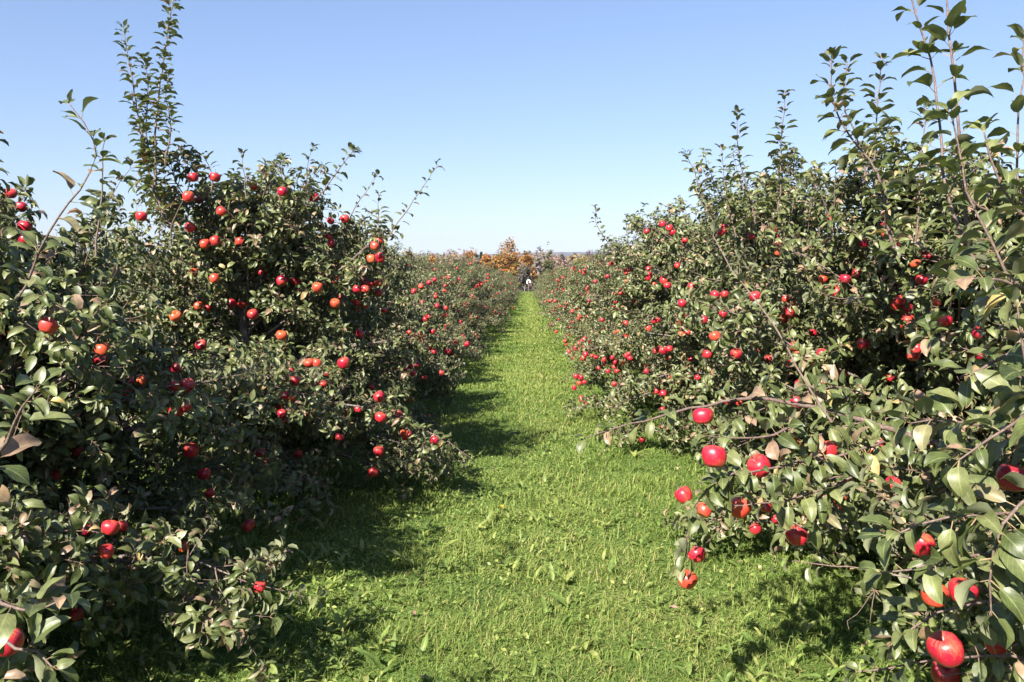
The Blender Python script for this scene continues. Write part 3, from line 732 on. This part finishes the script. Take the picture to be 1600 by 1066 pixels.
shoot('L1', [(440, 320, 5.85), (432, 275, 5.85), (445, 248, 5.85)], .075, .024, .005, T=T_MID, seed=15, rose=.4)
shoot('L2', [(560, 620, 6.9), (620, 655, 6.4), (680, 678, 6.1), (738, 716, 5.9)], .07, .045, .008, T=T_MID, seed=16, name="branch", rose=.3)
# right side
shoot('R0', [(1560, 480, 2.1), (1500, 330, 2.1), (1475, 200, 2.15), (1432, 0, 2.2), (1425, -50, 2.2)], .085, .029, .0048, rose=.22, seed=17)
shoot('R0', [(1510, 350, 2.15), (1490, 200, 2.15), (1482, 60, 2.15), (1480, -60, 2.15)], .085, .029, .0048, rose=.22, seed=18)
shoot('R0', [(1640, 560, 1.95), (1560, 400, 1.95), (1520, 330, 1.95), (1488, 180, 1.95)], .092, .029, .0048, rose=.22, seed=19)
shoot('R0', [(1640, 420, 2.4), (1590, 250, 2.4), (1600, 60, 2.45)], .085, .029, .0048, rose=.22, seed=20)
shoot('R1', [(1400, 400, 3.3), (1350, 290, 3.3), (1310, 190, 3.3), (1285, 95, 3.3)], .085, .020, .007, seed=21, rose=.2)
shoot('R1', [(1350, 290, 3.7), (1340, 190, 3.7), (1335, 85, 3.7)], .08, .020, .005, rose=.25, seed=22, T=T_MID)
shoot('R1', [(1365, 300, 3.9), (1370, 200, 3.9), (1378, 92, 3.9)], .08, .020, .005, rose=.25, seed=23, T=T_MID)
shoot('R1', [(1430, 380, 3.6), (1435, 260, 3.6), (1450, 170, 3.6)], .08, .020, .005, rose=.25, seed=24, T=T_MID)
shoot('R2', [(1215, 330, 5.6), (1222, 230, 5.6), (1226, 142, 5.6)], .09, .020, .006, rose=.25, seed=25, T=T_MID)
shoot('R2', [(1180, 350, 5.9), (1160, 270, 5.9), (1152, 178, 5.9)], .085, .020, .006, rose=.25, seed=26, T=T_MID)
shoot('R2', [(1120, 350, 6.2), (1090, 290, 6.2), (1075, 240, 6.2)], .085, .020, .006, rose=.25, seed=27, T=T_MID)
shoot('R2', [(1150, 370, 6.1), (1130, 300, 6.1), (1128, 235, 6.1)], .085, .020, .006, rose=.25, seed=29, T=T_MID)
shoot('R2', [(1260, 350, 5.9), (1275, 300, 5.9), (1280, 262, 5.9)], .08, .020, .006, rose=.25, seed=30, T=T_MID)
shoot('R3', [(960, 400, 8.8), (935, 360, 8.8), (926, 322, 8.8)], .075, .020, .006, rose=.25, seed=31, T=T_MID)
shoot('R3', [(985, 400, 8.9), (980, 370, 8.9), (978, 338, 8.9)], .075, .020, .006, rose=.25, seed=32, T=T_MID)
# diagonal bare twig
shoot('R0', [(1300, 660, 2.5), (1250, 585, 2.55), (1210, 500, 2.6), (1150, 430, 2.7), (1115, 370, 2.75)], .07, .05, .004, rose=.3, seed=33)
# the long branch over the alley and its hanging ends
shoot('R1', [(1560, 720, 3.0), (1450, 690, 3.05), (1300, 645, 3.1), (1180, 620, 3.1), (1060, 642, 3.05), (985, 662, 3.0), (915, 684, 2.95)], .085, .034, .014, rose=.25, seed=34, name="branch")
shoot('R1', [(1380, 690, 3.0), (1300, 720, 2.9), (1200, 735, 2.85), (1120, 745, 2.8), (1075, 790, 2.75), (1078, 850, 2.76), (1066, 895, 2.76)], .078, .016, .006, rose=.6, seed=35, name="branch")
shoot('R1', [(1250, 660, 3.0), (1180, 690, 2.9), (1100, 680, 2.9)], .08, .026, .006, rose=.5, seed=36, name="branch")
shoot('R1', [(1360, 730, 2.9), (1280, 770, 2.85), (1200, 790, 2.8), (1130, 790, 2.8)], .078, .022, .0045, rose=.6, seed=37, name="branch")
shoot('R1', [(1340, 760, 2.9), (1290, 810, 2.85), (1230, 830, 2.8)], .078, .024, .0045, rose=.6, seed=38, name="branch")
shoot('R0', [(1640, 600, 1.7), (1590, 650, 1.65), (1540, 690, 1.62), (1500, 720, 1.62)], .086, .025, .0045, rose=.4, seed=39, name="branch")
shoot('R0', [(1640, 800, 1.75), (1540, 810, 1.7), (1460, 800, 1.7), (1390, 840, 1.7)], .084, .025, .0045, rose=.5, seed=40, name="branch")
shoot('R0', [(1640, 870, 1.8), (1540, 870, 1.75), (1450, 880, 1.75), (1370, 900, 1.75)], .084, .028, .0045, rose=.5, seed=41, name="branch")
shoot('R0', [(1640, 760, 1.7), (1560, 790, 1.68), (1540, 880, 1.68), (1550, 960, 1.7)], .086, .025, .0045, rose=.4, seed=42, name="branch")
shoot('R0', [(1600, 540, 1.8), (1560, 560, 1.75), (1500, 590, 1.75)], .084, .025, .006, rose=.3, seed=43, name="branch")
shoot('R0', [(1660, 470, 1.9), (1600, 440, 1.85), (1540, 420, 1.85), (1490, 440, 1.85)], .084, .029, .0048, rose=.4, seed=44)
shoot('R0', [(1660, 640, 1.6), (1600, 600, 1.6), (1585, 540, 1.6), (1590, 480, 1.6)], .086, .029, .0048, rose=.4, seed=45)
shoot('R0', [(1660, 700, 2.0), (1580, 680, 1.95), (1500, 650, 1.95), (1420, 660, 1.95)], .09, .025, .0045, rose=.5, seed=46, name="branch")
shoot('R0', [(1660, 960, 2.0), (1560, 930, 1.95), (1460, 960, 1.95), (1400, 1010, 1.95)], .09, .026, .0045, rose=.5, seed=47, name="branch")
shoot('R0', [(1660, 1040, 2.1), (1540, 1020, 2.1), (1430, 1040, 2.1), (1340, 1050, 2.15)], .085, .026, .0045, rose=.5, seed=48, name="branch")
shoot('R0', [(1660, 330, 2.0), (1600, 350, 2.0), (1550, 300, 2.0), (1540, 220, 2.0)], .09, .029, .0048, rose=.3, seed=49)
shoot('R0', [(1660, 300, 2.6), (1560, 330, 2.6), (1440, 240, 2.6), (1400, 250, 2.6)][:3], .085, .029, .0048, rose=.3, seed=50)
shoot('R1', [(1480, 660, 3.4), (1380, 650, 3.4), (1270, 680, 3.35), (1180, 720, 3.3)], .075, .018, .0045, rose=.65, seed=61, name="branch")
shoot('R1', [(1480, 740, 3.4), (1380, 730, 3.35), (1260, 760, 3.3), (1170, 780, 3.25)], .075, .018, .0045, rose=.65, seed=62, name="branch")
shoot('R1', [(1490, 800, 3.3), (1400, 790, 3.3), (1300, 830, 3.25), (1250, 850, 3.2)], .075, .018, .0045, rose=.65, seed=63, name="branch")
shoot('R1', [(1450, 640, 3.5), (1300, 600, 3.5), (1180, 640, 3.45), (1100, 700, 3.4)], .075, .018, .0045, rose=.65, seed=64, name="branch")
for px, py, dm in BRANCH_APPLES:
    d = min(3.0, max(2.72, .082 * F / dm)); apple(ROOT['R1'], tuple(at(px, py, d - .05) - grown['R1']["o"]), dm * d / F, hue=.86 if (px, py) in ORANGE else arng.uniform(.3, .75))
apple(ROOT['L2'], tuple(at(679, 688, 6.1) - grown['L2']["o"]), .066)

# ---- the rest of the rows: a handful of grown trees, copied
def make_variant(seed, H, rad, T, napple, dens, widen=1.0, stalks=False):
    g = grow(seed, H, rad, dens=dens, nshoot=6, slen=.8)
    tm, cm = tree_meshes(g, T, stalks=stalks, widen=widen)
    P = g["NP"]; rng = g["rng"]
    ok = np.where((P[:, 2] > .3) & (np.hypot(P[:, 0], P[:, 1]) > rad * (1 - .5 * P[:, 2] / H) * .72))[0]
    pick = []
    while len(pick) < napple:
        i = rng.choice(ok); c = P[i]
        for _ in range(rng.integers(1, 4)): pick.append((tuple(c + rng.normal(0, .03, 3) + [0, 0, -.05]), rng.uniform(.06, .076)))
    return dict(t=tm.mesh("trunk", [M_BARK]), c=cm.mesh("crown", CR), ap=pick, H=H)
VM = [make_variant(100 + i, 2.05 + .08 * (i % 3), 1.5, T_LOW, 170, 1.1, 1.05) for i in range(4)]
VF = [make_variant(200 + i, 2.05 + .08 * (i % 2), 1.5, T_LOW, 90, .7, 1.35) for i in range(3)]
prng = random.Random(3)
def place_tree(x, y, var, label, group, side, napple, sc_=1.0, amin=None):
    root = empty("apple_tree", (x, y, float(gz(y)))); tag(root, label, "apple tree", group)
    rz = prng.uniform(0, 6.28); root.rotation_euler = (0, 0, rz); root.scale = (sc_, sc_, sc_ * prng.uniform(.95, 1.05))
    for nm, me in (("trunk", var["t"]), ("crown", var["c"])):
        o = bpy.data.objects.new(nm, me); C.objects.link(o); o.parent = root
    c, s = math.cos(rz), math.sin(rz); k = 0
    for p, dm in var["ap"]:
        wx = c * p[0] - s * p[1]; wy = s * p[0] + c * p[1]
        if k >= napple: break
        if (wx * side > .35) and wy < 1.1 or (p[2] > 1.9 and wy < .3 and side * wx > -.3):
            apple(root, p, dm); k += 1
ORD = ["first", "second", "third", "fourth", "fifth", "sixth", "seventh", "eighth", "ninth", "tenth", "eleventh", "twelfth"]
for side, x0, nm in ((1, -2.45, "left"), (-1, 2.15, "right")):
    y = 15.3 if side == 1 else 14.0; i = 4
    while y < 96:
        x = x0 + prng.uniform(-.12, .12)
        if i < 12: lab = f"{ORD[i]} apple tree down the {nm} side of the grass alley, counted from the camera"
        else: lab = f"small distant apple tree far down the {nm} row, merging with its neighbours"
        v = VM[prng.randrange(4)] if y < 32 else VF[prng.randrange(3)]
        place_tree(x, y, v, lab, f"apple trees of the {nm} row", side, 60 if y < 20 else 46 if y < 32 else 26 if y < 55 else 9, prng.uniform(.92, 1.06))
        y += 2.95 + prng.uniform(-.12, .12); i += 1
for side, xs, nm in ((1, (-7.2, -11.9), "left"), (-1, (6.9, 11.6), "right")):
    for j, x0 in enumerate(xs):
        far = ("second" if j == 0 else "third")
        y = abs(x0) * 1.15 - 3
        k = 0
        while y < (27 if j == 0 else 33):
            lab = f"apple tree seen only as a leafy top in the {far} row out on the {nm}"
            place_tree(x0 + prng.uniform(-.15, .15), y, VM[prng.randrange(4)], lab, f"apple trees of the {far} row on the {nm}", side, 4, prng.uniform(1.0, 1.12))
            y += 3.0 + prng.uniform(-.15, .15); k += 1

# ------------------------------------------------------------------ far wood beyond the orchard
def wood_leaf(name, stops):
    return leaf_material(name, stops, stops[len(stops) // 2][1], rough=.7, trans=.2, spec=.2, vein=0, backmix=.2)
M_MAPLE = wood_leaf("maple leaf orange", [(0, (0.15, 0.095, 0.03)), (.4, (0.29, 0.13, 0.035)), (.75, (0.38, 0.155, 0.04)), (1, (0.42, 0.22, 0.055))])
M_GOLD = wood_leaf("golden leaf", [(0, (0.14, 0.11, 0.03)), (.5, (0.29, 0.16, 0.03)), (1, (0.36, 0.21, 0.045))])
M_OLIVE = wood_leaf("olive leaf", [(0, (0.07, 0.08, 0.032)), (.5, (0.12, 0.12, 0.045)), (1, (0.22, 0.155, 0.06))])
M_CONE = wood_leaf("conifer needle", [(0, (0.025, 0.038, 0.02)), (.6, (0.042, 0.058, 0.028)), (1, (0.07, 0.08, 0.035))])
M_RUSS = wood_leaf("russet leaf", [(0, (0.09, 0.06, 0.05)), (.5, (0.155, 0.095, 0.08)), (1, (0.22, 0.14, 0.11))])
M_GREY = wood_leaf("grey twigs", [(0, (0.09, 0.075, 0.07)), (.6, (0.14, 0.12, 0.11)), (1, (0.19, 0.165, 0.15))])
M_WBARK = noise_material("woodland bark", [(.3, (.09, .075, .065)), (.7, (.22, .19, .17))], 3, .9, 0)
def wood_tree(name, cat, label, x, y, ztop, wid, m, n=2600, shape="round", seed=0, leaf=.38, mix=None, group=None):
    rng = np.random.default_rng(seed + 900)
    z0 = float(gz(y)); H = ztop - z0
    root = empty(name, (x, y, z0)); tag(root, label, cat, group)
    tm = MB()
    tube(tm, [(0, 0, 0), (.1, 0, H * .4), (0, .1, H * .75), (0.05, 0, H * .95)], [H * .022, H * .017, H * .01, H * .002], 7)
    for i in range(11):
        a = i * 2.4; b = H * (.28 + .055 * i); l_ = wid * .45 * (1 - .5 * i / 11)
        tube(tm, [(0, 0, b), (math.cos(a) * l_ * .5, math.sin(a) * l_ * .5, b + l_ * .35), (math.cos(a) * l_, math.sin(a) * l_, b + l_ * .8 if shape != "cone" else b + .1)], [H * .008, H * .005, .01], 5)
    tm.build("trunk", [M_WBARK], root)
    cm = MB()
    if shape == "cone":
        f = rng.random(n) ** .75; z = H * (1 - f * .92); r_ = wid * .5 * f * np.sqrt(rng.uniform(.25, 1, n)) * (1 + .3 * np.sin(z * 5)); a = rng.uniform(0, 6.28, n)
        P = np.stack([r_ * np.cos(a), r_ * np.sin(a), z], -1)
        tt = rng.random(n)
    else:
        nb = 64
        lob = rng.normal(0, 1, (nb, 3)); lob = unit(lob) * rng.uniform(.15, .9, (nb, 1)); lob[:, 2] = np.abs(lob[:, 2]) * 1.1 - .35
        cen = lob * [wid * .5 * .8, wid * .5 * .8, H * .40] + [0, 0, H * .52]
        b = rng.integers(0, nb, n); rad = wid * rng.uniform(.09, .19, nb)
        q = unit(rng.normal(0, 1, (n, 3))) * rng.uniform(.5, 1, (n, 1))
        P = cen[b] + q * rad[b][:, None] * [1, 1, .8]
        P[:, 2] = np.clip(P[:, 2], H * .06, None); P[:, 2] *= H / np.percentile(P[:, 2], 97)
        lt = rng.random(nb); tt = np.clip(lt[b] * .6 + rng.random(n) * .4, 0, 1)
    az = rng.uniform(0, 6.28, n)
    D = np.stack([np.cos(az), np.sin(az), rng.normal(0, .5, n)], -1); N = unit(P - [0, 0, H * .4]) + rng.normal(0, .5, (n, 3)) + [0, 0, .4]
    ll = leaf * rng.uniform(.6, 1.3, n)
    mats = [m] if mix is None else [m, mix]
    sel = rng.random(n) < (0 if mix is None else .3)
    for k, mk in enumerate((~sel, sel)):
        if mk.any(): leaves(cm, rng, P[mk], D[mk], N[mk], ll[mk], ll[mk] * .7, T_LOW, mi=k, petiole=0, tint=tt[mk])
    cm.build("crown", mats, root)
def wx(px, d): return (px - 825) / F * d
def wz(py, d): return EYE + (405 - py) / F * d
D0 = 150.0
wt = [ # name, cat, label, px, depth, top py, width px, material, shape, n, mix
 ("maple_tree", "tree", "tall orange maple standing highest above the end of the alley", 790, 148, 384, 62, M_MAPLE, "round", 4200, M_OLIVE),
 ("maple_tree", "tree", "lower orange maple leaning against the tall one on its right", 822, 142, 400, 38, M_MAPLE, "round", 3000, M_OLIVE),
 ("maple_tree", "tree", "low orange maple on the left flank of the tall maple", 764, 143, 404, 40, M_MAPLE, "round", 3000, M_OLIVE),
 ("maple_tree", "tree", "rusty orange tree showing over the left row", 733, 152, 396, 40, M_MAPLE, "round", 2600, M_OLIVE),
 ("maple_tree", "tree", "small reddish orange tree peeping over the left row tops", 676, 155, 402, 32, M_MAPLE, "round", 2000, M_RUSS),
 ("maple_tree", "tree", "orange brown tree farthest left above the left row", 640, 156, 397, 30, M_MAPLE, "round", 1800, M_OLIVE),
 ("maple_tree", "tree", "bright golden orange tree low in the wood right of the alley", 908, 140, 407, 24, M_GOLD, "round", 1800, None),
 ("conifer", "tree", "dark green conifer between the rusty tree and the tall maple", 752, 158, 394, 16, M_CONE, "cone", 1600, None),
 ("conifer", "tree", "slim dark conifer just right of the rusty orange tree", 745, 165, 397, 14, M_CONE, "cone", 1300, None),
 ("broadleaf_tree", "tree", "rounded olive green tree right of the maples", 857, 150, 402, 24, M_OLIVE, "round", 2600, M_CONE),
 ("broadleaf_tree", "tree", "olive tree standing in front of the orange maples", 806, 138, 416, 30, M_OLIVE, "round", 2000, M_MAPLE),
 ("broadleaf_tree", "tree", "grey leafless tree just right of the maples", 842, 160, 401, 22, M_GREY, "round", 1700, None),
 ("broadleaf_tree", "tree", "grey brown leafless tree between the olive tree and the russet trees", 878, 160, 402, 24, M_GREY, "round", 1700, M_OLIVE),
 ("broadleaf_tree", "tree", "russet purple tree left of the golden orange one", 898, 165, 402, 26, M_RUSS, "round", 2000, M_GREY),
 ("broadleaf_tree", "tree", "broad russet purple tree behind the golden orange one", 925, 168, 400, 36, M_RUSS, "round", 2400, M_GREY),
 ("broadleaf_tree", "tree", "russet tree farthest right above the right row", 962, 168, 399, 36, M_RUSS, "round", 2200, M_OLIVE),
 ("broadleaf_tree", "tree", "olive brown tree behind the left row, left of the rusty one", 705, 165, 400, 36, M_OLIVE, "round", 2200, M_RUSS),
 ("broadleaf_tree", "tree", "faint tall bare tree rising above the wood against the hills", 856, 172, 391, 13, M_GREY, "round", 260, None),
 ("broadleaf_tree", "tree", "dark bare tree right behind the end of the grass alley", 819, 120, 420, 26, M_GREY, "round", 1800, M_CONE),
]
for i, (a, b, c, px, d, py, wpx, m, sh, n, mx_) in enumerate(wt):
    wood_tree(a, b, c, wx(px, d), d, wz(py, d), wpx / F * d, m, int(n * 1.5), sh, seed=i, mix=mx_, group="trees of the wood beyond the orchard")
# the wood behind and below them, one mass
def woods():
    rng = np.random.default_rng(31); mb = MB()
    n = 42000
    x = rng.uniform(-70, 60, n); y = rng.uniform(150, 195, n)
    top = 1.9 + .8 * np.sin(x * .55) * np.sin(x * .21 + 1) + .7 * np.sin(x * 1.7 + y)
    z = gz(y) + rng.uniform(0, 1, n) ** .8 * (top - gz(y) + .2)
    P = np.stack([x, y, z], -1); az = rng.uniform(0, 6.28, n)
    D = np.stack([np.cos(az), np.sin(az), rng.normal(0, .6, n)], -1); N = np.stack([rng.normal(0, .6, n), -1 + rng.normal(0, .5, n), np.full(n, .8)], -1)
    ll = rng.uniform(.5, 1.0, n); cl = (np.sin(x * .9 + 2) + np.sin(x * .37) + rng.normal(0, .5, n))
    for k, mk in enumerate((cl < -.4, (cl >= -.4) & (cl < .7), cl >= .7)):
        leaves(mb, rng, P[mk], D[mk], N[mk], ll[mk], ll[mk] * .7, T_LOW, mi=k, petiole=0)
    tag(mb.build("woods", [M_OLIVE, M_GREY, M_RUSS]), "mixed grey, olive and russet wood behind the separate trees", "woods", kind="stuff")
woods()

# ------------------------------------------------------------------ the air
def haze():
    mb = MB(); x, y0, y1, z0, z1 = 5300, -60, 5560, -9.5, 75
    v = [(-x, y0, z0), (x, y0, z0), (x, y1, z0), (-x, y1, z0), (-x, y0, z1), (x, y0, z1), (x, y1, z1), (-x, y1, z1)]
    mb.add(v, quads=[(0, 3, 2, 1), (4, 5, 6, 7), (0, 1, 5, 4), (1, 2, 6, 5), (2, 3, 7, 6), (3, 0, 4, 7)])
    m = bpy.data.materials.new("hazy air"); m.use_nodes = True; n = m.node_tree.nodes; n.clear()
    o = n.new("ShaderNodeOutputMaterial"); pv = n.new("ShaderNodeVolumePrincipled")
    pv.inputs["Color"].default_value = (.66, .78, 1.0, 1); pv.inputs["Density"].default_value = HAZE; pv.inputs["Anisotropy"].default_value = 0.0
    m.node_tree.links.new(pv.outputs[0], o.inputs["Volume"])
    ob = mb.build("haze", [m], smooth=False); tag(ob, "thin bluish haze in the air over the far wood and hills", kind="stuff")
HAZE = 0.00009
haze()

# ------------------------------------------------------------------ small things
def plain(name, c, rough=.5):
    m, n, l, b = mat(name); b.inputs["Base Color"].default_value = (*c, 1); b.inputs["Roughness"].default_value = rough
    return m
def marker():
    d = 93.0; x = wx(826, d); y = d; z = float(gz(y))
    r_ = empty("row_marker", (x, y, z)); tag(r_, "small white arched object far off at the end of the grass alley", "marker")
    mb = MB(); h = wz(437, d) - z
    pts = [(-.16, 0, h * .7)] + [(-.0 + .16 * math.cos(a), 0, h - .2 + .16 * math.sin(a)) for a in np.linspace(math.pi, 0, 9)] + [(.16, 0, h * .78)]
    tube(mb, pts, [.07] * len(pts), 8)
    mb.build("hood", [noise_material("white paint", [(.3, (.72, .72, .7)), (.7, (.82, .82, .8))], 8, .5, .1)], r_)
    mb = MB(); tube(mb, [(.0, 0, 0), (0, 0, h * .6), (0, 0, h - .05)], [.035, .035, .03], 8)
    mb.build("post", [M_WBARK], r_)
marker()
def flower():
    p = at(783, 747, 5.9); y = p[1]; z = float(gz(y))
    r_ = empty("dandelion", (p[0], y, z)); tag(r_, "single yellow dandelion flower in the grass of the alley", "flower")
    mb = MB(); tube(mb, [(0, 0, 0), (.004, 0, .04), (.006, 0, .075)], [.0016, .0014, .0014], 5); mb.build("stem", [M_STALK], r_)
    mb = MB(); rng = np.random.default_rng(1); n = 70; a = rng.uniform(0, 6.28, n); e = rng.uniform(.05, 1.4, n)
    leaves(mb, rng, np.tile([[.006, 0, .075]], (n, 1)), np.stack([np.cos(a), np.sin(a), e], -1), np.tile([[0, 0, 1.]], (n, 1)) + rng.normal(0, .1, (n, 3)), .016, .004, T_LOW, petiole=0)
    mb.build("flower_head", [plain("dandelion yellow", (.75, .50, .02), .6)], r_)
flower()
